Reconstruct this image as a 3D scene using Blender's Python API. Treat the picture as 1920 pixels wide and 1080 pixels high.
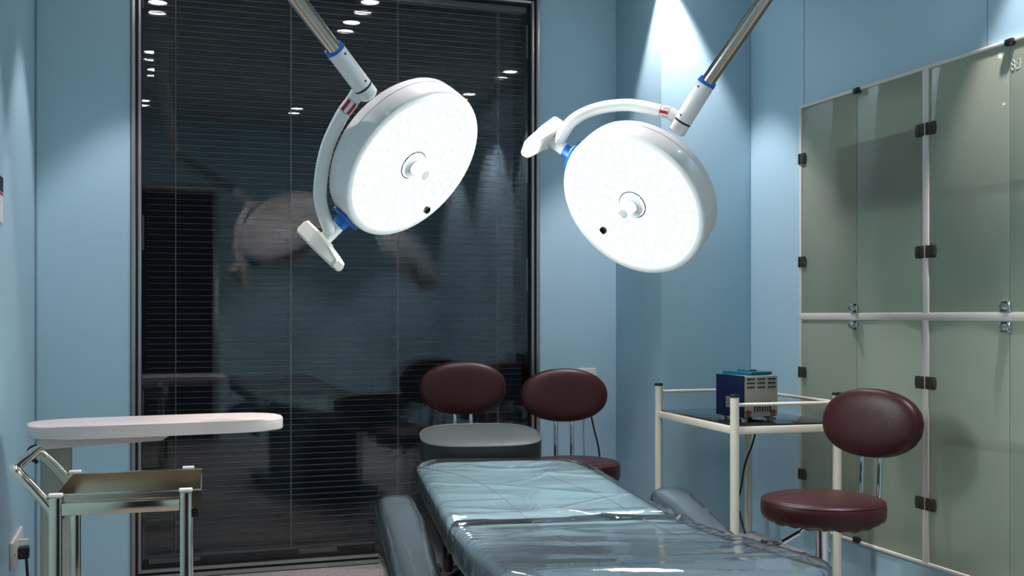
import bpy, bmesh, math, random
from mathutils import Vector, Matrix, noise

random.seed(7)
PI = math.pi
for o in list(bpy.data.objects):
    bpy.data.objects.remove(o, do_unlink=True)
scene = bpy.context.scene
COL = scene.collection

# ------------------------------------------------------------------ camera, world, exposure
cam_data = bpy.data.cameras.new('camera')
cam_data.sensor_width = 36.0
cam_data.lens = 2041 / 1920 * 36.0
cam_data.shift_y = 52 / 1920
cam_data.clip_start = 0.02
cam = bpy.data.objects.new('camera', cam_data)
COL.objects.link(cam)
cam.location = (0, 0, 1.06)
cam.rotation_euler = (PI / 2, 0, math.radians(-18.7))
scene.camera = cam

world = bpy.data.worlds.new('night')
scene.world = world
world.use_nodes = True
world.node_tree.nodes['Background'].inputs[0].default_value = (0.01, 0.014, 0.02, 1)
world.node_tree.nodes['Background'].inputs[1].default_value = 0.25

scene.view_settings.view_transform = 'Standard'
scene.view_settings.look = 'None'
scene.view_settings.gamma = 1
scene.view_settings.use_curve_mapping = False
scene.view_settings.exposure = 0.0

SPOT_WATTS = 98
SPOT_COLOR = (1.0, 0.90, 0.94)
LENS_STRENGTH = 70.0
CEIL = 2.70          # ceiling height
WALL_Y = 4.60        # window wall
WALL_L = -0.40
WALL_R = 2.493
REAR_Y = -0.22
COLX, COLY = 2.063, 4.136   # corner pillar

# ------------------------------------------------------------------ materials
def lin(c):
    c /= 255.0
    return c / 12.92 if c <= 0.04045 else ((c + 0.055) / 1.055) ** 2.4

def rgb(r, g, b):
    return (lin(r), lin(g), lin(b), 1)

def mat(name, color, rough=0.5, metal=0.0, coat=0.0, spec=0.5, bump=0.0, bump_scale=60.0,
        mottled=0.0, mottle_scale=6.0, emit=None, emit_strength=0.0, stretch=None):
    m = bpy.data.materials.new(name)
    m.use_nodes = True
    nt = m.node_tree
    b = nt.nodes['Principled BSDF']
    b.inputs['Base Color'].default_value = color
    b.inputs['Roughness'].default_value = rough
    b.inputs['Metallic'].default_value = metal
    b.inputs['Coat Weight'].default_value = coat
    b.inputs['Coat Roughness'].default_value = 0.08
    b.inputs['Specular IOR Level'].default_value = spec
    if emit:
        b.inputs['Emission Color'].default_value = emit
        b.inputs['Emission Strength'].default_value = emit_strength
    tc = nt.nodes.new('ShaderNodeTexCoord')
    src = tc.outputs['Object']
    if stretch:
        mp = nt.nodes.new('ShaderNodeMapping')
        mp.inputs['Scale'].default_value = stretch
        nt.links.new(src, mp.inputs['Vector'])
        src = mp.outputs['Vector']
    if mottled:
        n = nt.nodes.new('ShaderNodeTexNoise')
        n.inputs['Scale'].default_value = mottle_scale
        n.inputs['Detail'].default_value = 5
        nt.links.new(src, n.inputs['Vector'])
        mx = nt.nodes.new('ShaderNodeMix')
        mx.data_type = 'RGBA'
        k = 1 - mottled
        mx.inputs[6].default_value = (color[0] * k, color[1] * k, color[2] * k, 1)
        k = 1 + mottled * 0.6
        mx.inputs[7].default_value = (min(1, color[0] * k), min(1, color[1] * k), min(1, color[2] * k), 1)
        nt.links.new(n.outputs['Fac'], mx.inputs[0])
        nt.links.new(mx.outputs[2], b.inputs['Base Color'])
    if bump:
        n2 = nt.nodes.new('ShaderNodeTexNoise')
        n2.inputs['Scale'].default_value = bump_scale
        n2.inputs['Detail'].default_value = 3
        nt.links.new(src, n2.inputs['Vector'])
        bp = nt.nodes.new('ShaderNodeBump')
        bp.inputs['Strength'].default_value = bump
        bp.inputs['Distance'].default_value = 0.01
        nt.links.new(n2.outputs['Fac'], bp.inputs['Height'])
        nt.links.new(bp.outputs['Normal'], b.inputs['Normal'])
    return m

def clear_mat(name, ior=1.45, rough=0.0, tint=(1, 1, 1, 1), bump=0.0, bump_scale=20, haze=0.0):
    """clear sheet: see-through with a Fresnel mirror on top"""
    m = bpy.data.materials.new(name)
    m.use_nodes = True
    nt = m.node_tree
    nt.nodes.clear()
    out = nt.nodes.new('ShaderNodeOutputMaterial')
    tr = nt.nodes.new('ShaderNodeBsdfTransparent')
    tr.inputs[0].default_value = tint
    gl = nt.nodes.new('ShaderNodeBsdfGlossy')
    gl.inputs['Roughness'].default_value = rough
    fr = nt.nodes.new('ShaderNodeFresnel')
    fr.inputs['IOR'].default_value = ior
    mx = nt.nodes.new('ShaderNodeMixShader')
    nt.links.new(fr.outputs[0], mx.inputs[0])
    base = tr.outputs[0]
    if haze:
        df = nt.nodes.new('ShaderNodeBsdfDiffuse')
        df.inputs[0].default_value = (0.75, 0.8, 0.82, 1)
        m0 = nt.nodes.new('ShaderNodeMixShader')
        m0.inputs[0].default_value = haze
        nt.links.new(base, m0.inputs[1])
        nt.links.new(df.outputs[0], m0.inputs[2])
        base = m0.outputs[0]
    nt.links.new(base, mx.inputs[1])
    nt.links.new(gl.outputs[0], mx.inputs[2])
    if bump:
        tc = nt.nodes.new('ShaderNodeTexCoord')
        n2 = nt.nodes.new('ShaderNodeTexNoise')
        n2.inputs['Scale'].default_value = bump_scale
        n2.inputs['Detail'].default_value = 2
        nt.links.new(tc.outputs['Object'], n2.inputs['Vector'])
        bp = nt.nodes.new('ShaderNodeBump')
        bp.inputs['Strength'].default_value = bump
        bp.inputs['Distance'].default_value = 0.01
        nt.links.new(n2.outputs['Fac'], bp.inputs['Height'])
        nt.links.new(bp.outputs['Normal'], gl.inputs['Normal'])
        nt.links.new(bp.outputs['Normal'], fr.inputs['Normal'])
    nt.links.new(mx.outputs[0], out.inputs[0])
    return m

def frosted_mat(name):
    m = bpy.data.materials.new(name)
    m.use_nodes = True
    nt = m.node_tree
    nt.nodes.clear()
    out = nt.nodes.new('ShaderNodeOutputMaterial')
    df = nt.nodes.new('ShaderNodeBsdfDiffuse')
    df.inputs[0].default_value = (0.80, 0.87, 0.71, 1)
    rf = nt.nodes.new('ShaderNodeBsdfRefraction')
    rf.inputs['Color'].default_value = (0.84, 0.96, 0.85, 1)
    rf.inputs['Roughness'].default_value = 0.24
    rf.inputs['IOR'].default_value = 1.04
    m1 = nt.nodes.new('ShaderNodeMixShader')
    m1.inputs[0].default_value = 0.60
    tl = nt.nodes.new('ShaderNodeBsdfTranslucent')
    tl.inputs[0].default_value = (0.90, 0.97, 0.84, 1)
    m0 = nt.nodes.new('ShaderNodeMixShader')
    m0.inputs[0].default_value = 0.30
    nt.links.new(df.outputs[0], m0.inputs[1])
    nt.links.new(tl.outputs[0], m0.inputs[2])
    nt.links.new(m0.outputs[0], m1.inputs[1])
    tp = nt.nodes.new('ShaderNodeBsdfTransparent')
    tp.inputs[0].default_value = (0.86, 0.97, 0.87, 1)
    m3 = nt.nodes.new('ShaderNodeMixShader')
    m3.inputs[0].default_value = 0.5
    nt.links.new(rf.outputs[0], m3.inputs[1])
    nt.links.new(tp.outputs[0], m3.inputs[2])
    nt.links.new(m3.outputs[0], m1.inputs[2])
    gl = nt.nodes.new('ShaderNodeBsdfGlossy')
    gl.inputs['Roughness'].default_value = 0.03
    fr = nt.nodes.new('ShaderNodeFresnel')
    fr.inputs['IOR'].default_value = 1.3
    m2 = nt.nodes.new('ShaderNodeMixShader')
    nt.links.new(fr.outputs[0], m2.inputs[0])
    nt.links.new(m1.outputs[0], m2.inputs[1])
    nt.links.new(gl.outputs[0], m2.inputs[2])
    nt.links.new(m2.outputs[0], out.inputs[0])
    return m

def emit_mat(name, color, strength):
    m = bpy.data.materials.new(name)
    m.use_nodes = True
    nt = m.node_tree
    nt.nodes.clear()
    out = nt.nodes.new('ShaderNodeOutputMaterial')
    e = nt.nodes.new('ShaderNodeEmission')
    e.inputs[0].default_value = color
    e.inputs[1].default_value = strength
    nt.links.new(e.outputs[0], out.inputs[0])
    return m

M = {}
M['wall'] = mat('blue_wall_panel', (0.385, 0.580, 0.675, 1), 0.42, spec=0.35, mottled=0.05, mottle_scale=3, bump=0.03, bump_scale=9)
M['ceiling'] = mat('ceiling_paint', (0.44, 0.46, 0.46, 1), 0.8, mottled=0.04)
M['seam'] = mat('panel_seam', (0.17, 0.26, 0.31, 1), 0.6)
M['silver'] = mat('anodised_aluminium', (0.42, 0.41, 0.40, 1), 0.35, 0.85, mottled=0.06, mottle_scale=20)
M['black'] = mat('black_rubber', (0.008, 0.008, 0.009, 1), 0.55)
M['matte_black'] = mat('matte_black', (0.003, 0.003, 0.003, 1), 0.9, spec=0.05)
M['black_plastic'] = mat('black_plastic', (0.012, 0.012, 0.014, 1), 0.3)
M['glass'] = clear_mat('window_glass', 1.45)
M['slat'] = mat('blind_slat', (0.42, 0.46, 0.46, 1), 0.55, mottled=0.05)
M['cord'] = mat('blind_cord', (0.45, 0.45, 0.42, 1), 0.8)
M['clip'] = mat('grey_clip', (0.22, 0.24, 0.24, 1), 0.5)
M['white'] = mat('white_enamel', (0.74, 0.75, 0.73, 1), 0.22, coat=0.5, mottled=0.02)
M['cream'] = mat('cream_plastic', (0.70, 0.68, 0.58, 1), 0.35, coat=0.2, mottled=0.03)
M['blue'] = mat('blue_collar', (0.004, 0.13, 0.48, 1), 0.35, coat=0.2)
M['handle_white'] = mat('autoclave_plastic', (0.50, 0.51, 0.51, 1), 0.5)
M['tube_steel'] = mat('satin_steel_tube', (0.40, 0.37, 0.32, 1), 0.2, 1.0)
M['steel'] = mat('brushed_steel', (0.70, 0.62, 0.49, 1), 0.14, 1.0, mottled=0.08, mottle_scale=14, stretch=(1, 1, 0.1))
M['chrome'] = mat('chrome', (0.72, 0.72, 0.73, 1), 0.06, 1.0)
M['screen'] = mat('blue_screen', (0.01, 0.05, 0.14, 1), 0.12, coat=0.8)
M['red'] = mat('red_print', (0.42, 0.006, 0.006, 1), 0.5)
M['sticker'] = mat('white_sticker', (0.78, 0.76, 0.76, 1), 0.5)
M['ink'] = mat('grey_ink', (0.09, 0.08, 0.09, 1), 0.6)
M['led'] = emit_mat('led', (0.92, 1.0, 0.99, 1), LENS_STRENGTH)
M['led_plate'] = emit_mat('led_plate', (0.93, 1.0, 1.0, 1), 1.0)
M['spot_lens'] = emit_mat('downlight_lens', (1, 0.97, 0.97, 1), 30)
M['maroon'] = mat('maroon_leatherette', (0.038, 0.0068, 0.0076, 1), 0.38, spec=0.35, bump=0.09, bump_scale=260, mottled=0.05, mottle_scale=30)
M['vinyl'] = mat('grey_blue_vinyl', (0.15, 0.225, 0.245, 1), 0.30, bump=0.12, bump_scale=320, mottled=0.04)
M['grey_vinyl'] = mat('dark_grey_vinyl', (0.052, 0.062, 0.060, 1), 0.34, bump=0.15, bump_scale=320)
M['arm_vinyl'] = mat('slate_vinyl', (0.06, 0.085, 0.095, 1), 0.25, coat=0.8, bump=0.12, bump_scale=320, mottled=0.04)
M['dark_vinyl'] = mat('charcoal_vinyl', (0.014, 0.017, 0.018, 1), 0.30, bump=0.1, bump_scale=300)
M['piping'] = mat('piping_cord', (0.22, 0.27, 0.29, 1), 0.3)
M['film'] = clear_mat('clear_film', 1.45, 0.05, (0.97, 0.985, 1, 1), bump=0.06, bump_scale=22, haze=0.02)
M['base_blue'] = mat('blue_painted_steel', (0.012, 0.045, 0.075, 1), 0.4, coat=0.2)
M['pipe_cream'] = mat('cream_painted_pipe', (0.66, 0.64, 0.52, 1), 0.32, coat=0.3, mottled=0.05, mottle_scale=9)
M['dark_glass'] = mat('smoked_glass', (0.010, 0.012, 0.013, 1), 0.04, spec=0.6)
M['device_blue'] = mat('navy_paint', (0.0016, 0.006, 0.032, 1), 0.5, spec=0.2, mottled=0.2, mottle_scale=20)
M['device_grey'] = mat('grey_green_paint', (0.24, 0.25, 0.21, 1), 0.45, mottled=0.08, mottle_scale=12)
M['rust'] = mat('rusty_paint', (0.10, 0.03, 0.012, 1), 0.8, mottled=0.4, mottle_scale=40)
M['teal'] = mat('teal_plastic', (0.003, 0.095, 0.15, 1), 0.35)
M['frame_white'] = mat('worn_white_frame', (0.66, 0.64, 0.58, 1), 0.45, mottled=0.08, mottle_scale=14)
M['inside'] = mat('cabinet_lining', (0.80, 0.84, 0.76, 1), 0.6)
M['shelf_glass'] = mat('shelf_edge_glass', (0.03, 0.10, 0.08, 1), 0.2)
M['frosted'] = frosted_mat('frosted_glass')
M['clear_back'] = clear_mat('clear_glass_face', 1.05)
M['hinge'] = mat('aged_bronze', (0.085, 0.075, 0.05, 1), 0.35, 0.7, mottled=0.1, mottle_scale=30)
M['etch'] = mat('etched_mark', (0.62, 0.68, 0.64, 1), 0.6)
M['carton'] = mat('brown_carton', (0.03, 0.018, 0.014, 1), 0.7)
M['plate'] = mat('socket_plastic', (0.68, 0.62, 0.56, 1), 0.4)
M['grey_box'] = mat('grey_metal_case', (0.16, 0.18, 0.18, 1), 0.5)
M['board'] = mat('ivory_laminate', (0.70, 0.61, 0.57, 1), 0.4, coat=0.15, mottled=0.03)
M['tray_pole'] = mat('beige_pole', (0.36, 0.35, 0.29, 1), 0.5)
M['stain'] = mat('dull_tab', (0.60, 0.58, 0.55, 1), 0.5)

def floor_mat():
    m = mat('speckled_terrazzo', (0.40, 0.385, 0.36, 1), 0.38)
    nt = m.node_tree
    b = nt.nodes['Principled BSDF']
    tc = nt.nodes.new('ShaderNodeTexCoord')
    n = nt.nodes.new('ShaderNodeTexNoise')
    n.inputs['Scale'].default_value = 110
    n.inputs['Detail'].default_value = 4
    cr = nt.nodes.new('ShaderNodeValToRGB')
    cr.color_ramp.elements[0].position = 0.36
    cr.color_ramp.elements[0].color = (0.07, 0.066, 0.062, 1)
    cr.color_ramp.elements[1].position = 0.47
    cr.color_ramp.elements[1].color = (0.27, 0.258, 0.24, 1)
    nt.links.new(tc.outputs['Object'], n.inputs['Vector'])
    nt.links.new(n.outputs['Fac'], cr.inputs['Fac'])
    nt.links.new(cr.outputs['Color'], b.inputs['Base Color'])
    return m
M['floor'] = floor_mat()

# ------------------------------------------------------------------ mesh helpers
def frame_to(axis, up=None):
    """rotation whose local Z follows axis"""
    z = Vector(axis).normalized()
    u = Vector(up) if up else (Vector((0, 0, 1)) if abs(z.z) < 0.95 else Vector((0, 1, 0)))
    x = u.cross(z).normalized()
    y = z.cross(x)
    return Matrix((x, y, z)).transposed().to_4x4()

def basis(x, y, z, loc=(0, 0, 0)):
    m = Matrix((Vector(x), Vector(y), Vector(z))).transposed().to_4x4()
    m.translation = Vector(loc)
    return m

def spline(pts, n=8):
    P = [Vector(p) for p in pts]
    P = [P[0] * 2 - P[1]] + P + [P[-1] * 2 - P[-2]]
    out = []
    for i in range(1, len(P) - 2):
        for k in range(n):
            t = k / n
            a, b, c, d = P[i - 1], P[i], P[i + 1], P[i + 2]
            out.append(0.5 * ((2 * b) + (c - a) * t + (2 * a - 5 * b + 4 * c - d) * t * t + (3 * b - a - 3 * c + d) * t ** 3))
    out.append(P[-2])
    return out

class MB:
    def __init__(self):
        self.bm = bmesh.new()

    def add(self, bm, mi=0):
        me = bpy.data.meshes.new('tmp')
        for f in bm.faces:
            f.material_index = mi
        bm.to_mesh(me)
        bm.free()
        self.bm.from_mesh(me)
        bpy.data.meshes.remove(me)
        return self

    def box(self, c, s, rot=None, bevel=0.0, seg=2, mi=0):
        bm = bmesh.new()
        bmesh.ops.create_cube(bm, size=1.0)
        bmesh.ops.scale(bm, vec=s, verts=bm.verts)
        if bevel:
            bmesh.ops.bevel(bm, geom=bm.edges[:], offset=min(bevel, min(s) * 0.49), segments=seg, profile=0.5, affect='EDGES')
        if rot is not None:
            bm.transform(rot)
        bmesh.ops.translate(bm, vec=c, verts=bm.verts)
        return self.add(bm, mi)

    def cyl(self, p0, p1, r0, r1=None, seg=32, bevel=0.0, mi=0):
        p0, p1 = Vector(p0), Vector(p1)
        r1 = r0 if r1 is None else r1
        L = (p1 - p0).length
        b = bevel
        prof = [(0, 0), (r0 - b, 0), (r0, b), (r1, L - b), (r1 - b, L), (0, L)] if b else [(0, 0), (r0, 0), (r1, L), (0, L)]
        return self.lathe(prof, p0, p1 - p0, seg, mi)

    def lathe(self, prof, origin=(0, 0, 0), axis=(0, 0, 1), seg=48, mi=0):
        bm = bmesh.new()
        rings = []
        for r, h in prof:
            if r < 1e-6:
                rings.append([bm.verts.new((0, 0, h))])
            else:
                rings.append([bm.verts.new((r * math.cos(2 * PI * i / seg), r * math.sin(2 * PI * i / seg), h)) for i in range(seg)])
        for a, b in zip(rings, rings[1:]):
            if len(a) == 1 and len(b) == 1:
                continue
            for i in range(seg):
                j = (i + 1) % seg
                if len(a) == 1:
                    bm.faces.new((a[0], b[j], b[i]))
                elif len(b) == 1:
                    bm.faces.new((a[i], a[j], b[0]))
                else:
                    bm.faces.new((a[i], a[j], b[j], b[i]))
        bmesh.ops.recalc_face_normals(bm, faces=bm.faces)
        m = frame_to(axis)
        m.translation = Vector(origin)
        bm.transform(m)
        return self.add(bm, mi)

    def tube(self, pts, r, seg=14, n=0, mi=0, closed=False):
        P = spline(pts, n) if n else [Vector(p) for p in pts]
        bm = bmesh.new()
        rings = []
        prev = None
        N = len(P)
        for i, p in enumerate(P):
            if closed:
                t = (P[(i + 1) % N] - P[i - 1]).normalized()
            else:
                t = (P[min(i + 1, N - 1)] - P[max(i - 1, 0)]).normalized()
            if prev is None:
                x = t.orthogonal().normalized()
            else:
                x = (prev - t * prev.dot(t)).normalized()
            prev = x
            y = t.cross(x)
            rr = r(i / (N - 1)) if callable(r) else r
            rings.append([bm.verts.new(p + (x * math.cos(2 * PI * k / seg) + y * math.sin(2 * PI * k / seg)) * rr) for k in range(seg)])
        pairs = list(zip(rings, rings[1:]))
        if closed:
            pairs.append((rings[-1], rings[0]))
        for a, b in pairs:
            for k in range(seg):
                j = (k + 1) % seg
                bm.faces.new((a[k], a[j], b[j], b[k]))
        if not closed:
            bm.faces.new(rings[0][::-1])
            bm.faces.new(rings[-1])
        bmesh.ops.recalc_face_normals(bm, faces=bm.faces)
        return self.add(bm, mi)

    def prism(self, outline, z0, z1, m=None, bevel=0.0, seg=3, mi=0):
        bm = bmesh.new()
        a = [bm.verts.new((x, y, z0)) for x, y in outline]
        b = [bm.verts.new((x, y, z1)) for x, y in outline]
        n = len(a)
        f0 = bm.faces.new(a[::-1])
        f1 = bm.faces.new(b)
        for i in range(n):
            j = (i + 1) % n
            bm.faces.new((a[i], a[j], b[j], b[i]))
        if bevel:
            ed = [e for e in bm.edges if (abs(e.verts[0].co.z - e.verts[1].co.z) < 1e-7)]
            bmesh.ops.bevel(bm, geom=ed, offset=bevel, segments=seg, profile=0.5, affect='EDGES')
        bmesh.ops.recalc_face_normals(bm, faces=bm.faces)
        if m is not None:
            bm.transform(m)
        return self.add(bm, mi)

    def grid(self, fn, nu, nv, mi=0, closed_u=False):
        """fn(u, v) -> point, u and v in 0..1"""
        bm = bmesh.new()
        V = [[bm.verts.new(fn(i / nu, j / nv)) for i in range(nu if closed_u else nu + 1)] for j in range(nv + 1)]
        for j in range(nv):
            for i in range(nu):
                k = (i + 1) % nu if closed_u else i + 1
                bm.faces.new((V[j][i], V[j][k], V[j + 1][k], V[j + 1][i]))
        return self.add(bm, mi)

    def superquad(self, c, abc, e1, e2, m=None, nu=48, nv=24, mi=0, bend=None):
        def pw(v, e):
            return math.copysign(abs(v) ** e, v)
        bm = bmesh.new()
        a, b, cc = abc
        rings = []
        for j in range(1, nv):
            ph = -PI / 2 + PI * j / nv
            ring = []
            for i in range(nu):
                th = 2 * PI * i / nu
                p = Vector((a * pw(math.cos(th), e2) * pw(math.cos(ph), e1), b * pw(math.sin(th), e2) * pw(math.cos(ph), e1), cc * pw(math.sin(ph), e1)))
                ring.append(bm.verts.new(bend(p) if bend else p))
            rings.append(ring)
        p0, p1 = Vector((0, 0, -cc)), Vector((0, 0, cc))
        s, n = bm.verts.new(bend(p0) if bend else p0), bm.verts.new(bend(p1) if bend else p1)
        for r0, r1 in zip(rings, rings[1:]):
            for i in range(nu):
                k = (i + 1) % nu
                bm.faces.new((r0[i], r0[k], r1[k], r1[i]))
        for i in range(nu):
            k = (i + 1) % nu
            bm.faces.new((rings[0][k], rings[0][i], s))
            bm.faces.new((rings[-1][i], rings[-1][k], n))
        bmesh.ops.recalc_face_normals(bm, faces=bm.faces)
        if m is not None:
            bm.transform(m)
        bmesh.ops.translate(bm, vec=c, verts=bm.verts)
        return self.add(bm, mi)

    def build(self, name, material, parent=None, world=False, angle=35, weld=0.0):
        if weld:
            bmesh.ops.remove_doubles(self.bm, verts=self.bm.verts, dist=weld)
        if parent is not None and world:
            r = parent
            while r.parent is not None:
                r = r.parent
            mw = Matrix.LocRotScale(r.location, r.rotation_euler, None)
            self.bm.transform(mw.inverted())
        me = bpy.data.meshes.new(name)
        self.bm.to_mesh(me)
        self.bm.free()
        for p in me.polygons:
            p.use_smooth = True
        me.set_sharp_from_angle(angle=math.radians(angle))
        ms = material if isinstance(material, (list, tuple)) else [material]
        for mm in ms:
            me.materials.append(M[mm])
        o = bpy.data.objects.new(name, me)
        COL.objects.link(o)
        if parent is not None:
            o.parent = parent
        return o

def tag(o, label, cat=None, group=None, kind=None):
    o['label'] = label
    if cat:
        o['category'] = cat
    if group:
        o['group'] = group
    if kind:
        o['kind'] = kind
    return o

def thing(name, label, cat, loc=(0, 0, 0), rz=0.0, group=None, kind=None):
    o = bpy.data.objects.new(name, None)
    o.empty_display_size = 0.05
    COL.objects.link(o)
    o.location = loc
    o.rotation_euler = (0, 0, rz)
    return tag(o, label, cat, group, kind)

def copy_tree(o, parent=None):
    c = o.copy()
    COL.objects.link(c)
    if parent is not None:
        c.parent = parent
    for ch in o.children:
        copy_tree(ch, c)
    return c

def rounded_rect(w, d, r, n=8):
    pts = []
    for cx, cy, a0 in ((w / 2 - r, d / 2 - r, 0), (-w / 2 + r, d / 2 - r, 90), (-w / 2 + r, -d / 2 + r, 180), (w / 2 - r, -d / 2 + r, 270)):
        for k in range(n + 1):
            a = math.radians(a0 + 90 * k / n)
            pts.append((cx + r * math.cos(a), cy + r * math.sin(a)))
    return pts

# ------------------------------------------------------------------ the setting
def struct(name, mb, m, label, cat):
    return tag(mb.build(name, m), label, cat, kind='structure')

TH = 0.14
struct('floor', MB().box(((WALL_L + WALL_R) / 2, (REAR_Y + WALL_Y) / 2, -0.05), (WALL_R - WALL_L + 2 * TH, WALL_Y - REAR_Y + 2 * TH, 0.1)),
       'floor', 'grey speckled terrazzo floor under the whole room', 'floor')
struct('ceiling', MB().box(((WALL_L + WALL_R) / 2, (REAR_Y + WALL_Y) / 2, CEIL + 0.05), (WALL_R - WALL_L + 2 * TH, WALL_Y - REAR_Y + 2 * TH, 0.1)),
       'ceiling', 'plain pale ceiling with recessed downlights', 'ceiling')
WX0, WX1, WZ1 = -0.05, 1.689, 2.50
b = MB()
yc = WALL_Y + TH / 2
b.box(((WALL_L + WX0) / 2 - TH / 2, yc, CEIL / 2), (WX0 - WALL_L + TH, TH, CEIL))
b.box(((WALL_R + WX1) / 2 + TH / 2, yc, CEIL / 2), (WALL_R - WX1 + TH, TH, CEIL))
b.box(((WX0 + WX1) / 2, yc, (WZ1 + CEIL) / 2), (WX1 - WX0, TH, CEIL - WZ1))
struct('wall_back', b, 'wall', 'light blue panel wall holding the tall dark window', 'wall')
struct('wall_left', MB().box((WALL_L - TH / 2, (REAR_Y + WALL_Y) / 2, CEIL / 2), (TH, WALL_Y - REAR_Y, CEIL)),
       'wall', 'light blue wall at the left with a notice and a socket', 'wall')
# right wall with the opening for the built-in cabinet
CY0, CY1, CZ0, CZ1 = 2.27, 3.745, 0.225, 1.895
b = MB()
xc = WALL_R + TH / 2
b.box((xc, (REAR_Y + CY0) / 2, CEIL / 2), (TH, CY0 - REAR_Y, CEIL))
b.box((xc, (CY1 + WALL_Y) / 2, CEIL / 2), (TH, WALL_Y - CY1, CEIL))
b.box((xc, (CY0 + CY1) / 2, CZ0 / 2), (TH, CY1 - CY0, CZ0))
b.box((xc, (CY0 + CY1) / 2, (CZ1 + CEIL) / 2), (TH, CY1 - CY0, CEIL - CZ1))
struct('wall_right', b, 'wall', 'light blue wall at the right around the glass cabinet', 'wall')
DX0, DX1, DZ = -0.32, 0.56, 2.12
b = MB()
yr = REAR_Y - TH / 2
b.box(((WALL_L + DX0) / 2 - TH / 2, yr, CEIL / 2), (DX0 - WALL_L + TH, TH, CEIL))
b.box(((WALL_R + DX1) / 2 + TH / 2, yr, CEIL / 2), (WALL_R - DX1 + TH, TH, CEIL))
b.box(((DX0 + DX1) / 2, yr, (DZ + CEIL) / 2), (DX1 - DX0, TH, CEIL - DZ))
struct('wall_rear', b, 'wall', 'light blue wall with an open dark doorway, seen mirrored in the window', 'wall')
b = MB()
b.box(((DX0 + DX1) / 2, REAR_Y - TH - 1.5, -0.05), (DX1 - DX0 + 0.4, 3.0, 0.1))
b.box(((DX0 + DX1) / 2, REAR_Y - TH - 1.5, DZ + 0.25), (DX1 - DX0 + 0.4, 3.0, 0.1))
b.box((DX0 - 0.25, REAR_Y - TH - 1.5, 1.15), (0.1, 3.0, 2.3))
b.box((DX1 + 0.25, REAR_Y - TH - 1.5, 1.15), (0.1, 3.0, 2.3))
b.box(((DX0 + DX1) / 2, REAR_Y - TH - 3.0, 1.15), (DX1 - DX0 + 0.4, 0.1, 2.3))
struct('wall_corridor', b, 'grey_vinyl', 'dark unlit corridor beyond the open doorway', 'wall')
b = MB()
for x in (DX0 - 0.02, DX1 + 0.02):
    b.box((x, REAR_Y + 0.006, DZ / 2), (0.05, 0.02, DZ), bevel=0.003)
b.box(((DX0 + DX1) / 2, REAR_Y + 0.006, DZ + 0.02), (DX1 - DX0 + 0.09, 0.02, 0.05), bevel=0.003)
struct('trim_door', b, 'silver', 'grey metal trim around the open doorway', 'trim')
struct('wall_pillar', MB().box(((COLX + WALL_R) / 2, (COLY + WALL_Y) / 2, CEIL / 2), (WALL_R - COLX, WALL_Y - COLY, CEIL), bevel=0.004),
       'wall', 'square light blue pillar in the back right corner', 'wall')
# cove strips and panel seams
b = MB()
b.cyl((WALL_L + 0.003, WALL_Y - 0.003, 0), (WALL_L + 0.003, WALL_Y - 0.003, CEIL), 0.005, seg=12)
struct('trim_corner', b, 'seam', 'thin joint strip in the back left corner', 'trim')
b = MB()
b.box((WALL_R, 3.735, (CZ1 + CEIL) / 2), (0.002, 0.003, CEIL - CZ1))
struct('trim_1', b, 'seam', 'thin vertical panel joint above the far edge of the glass cabinet', 'trim')
b = MB()
b.box((WALL_R, 2.74, (CZ1 + CEIL) / 2), (0.002, 0.003, CEIL - CZ1))
struct('trim_2', b, 'seam', 'thin vertical panel joint above the near half of the glass cabinet', 'trim')
b = MB()
for x in (1.25, 1.9):
    b.box((x, REAR_Y, CEIL / 2), (0.004, 0.002, CEIL))
struct('trim_3', b, 'seam', 'thin panel joints on the rear wall', 'trim')

# ------------------------------------------------------------------ window
win = thing('window_1', 'tall dark night window with grey aluminium frame reflecting the room', 'window',
            ((WX0 + WX1) / 2, WALL_Y, 0), kind='structure')
def ring(mb, x0, x1, z0, z1, w, y0, y1, bev=0.0):
    yy, dy = (y0 + y1) / 2, abs(y1 - y0)
    mb.box(((x0 + w / 2), yy, (z0 + z1) / 2), (w, dy, z1 - z0), bevel=bev)
    mb.box(((x1 - w / 2), yy, (z0 + z1) / 2), (w, dy, z1 - z0), bevel=bev)
    mb.box(((x0 + x1) / 2, yy, z0 + w / 2), (x1 - x0 - 2 * w, dy, w), bevel=bev)
    mb.box(((x0 + x1) / 2, yy, z1 - w / 2), (x1 - x0 - 2 * w, dy, w), bevel=bev)
    return mb
ring(MB(), WX0, WX1, 0.0, WZ1, 0.044, WALL_Y + 0.004, WALL_Y + 0.05).build('gasket', 'black', win, world=True)
ring(MB(), WX0 + 0.003, WX1 - 0.003, 0.003, WZ1 - 0.003, 0.016, WALL_Y - 0.012, WALL_Y + 0.03, 0.002).build('outer_frame', 'silver', win, world=True)
ring(MB(), WX0 + 0.029, WX1 - 0.029, 0.029, WZ1 - 0.029, 0.012, WALL_Y - 0.008, WALL_Y + 0.04, 0.002).build('inner_frame', 'silver', win, world=True)
GX0, GX1, GZ0, GZ1 = WX0 + 0.036, WX1 - 0.036, 0.036, WZ1 - 0.036
MB().box(((GX0 + GX1) / 2, WALL_Y + 0.021, (GZ0 + GZ1) / 2), (GX1 - GX0, 0.005, GZ1 - GZ0)).build('glass_pane', 'glass', win, world=True)
MB().box(((GX0 + GX1) / 2, WALL_Y + 0.122, (GZ0 + GZ1) / 2), (GX1 - GX0 + 0.02, 0.005, GZ1 - GZ0 + 0.02)).build('glass_pane', 'glass', win, world=True)
ring(MB(), WX0, WX1, 0.0, WZ1, 0.040, WALL_Y + 0.05, WALL_Y + 0.14).build('back_frame', 'black', win, world=True)
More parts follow.
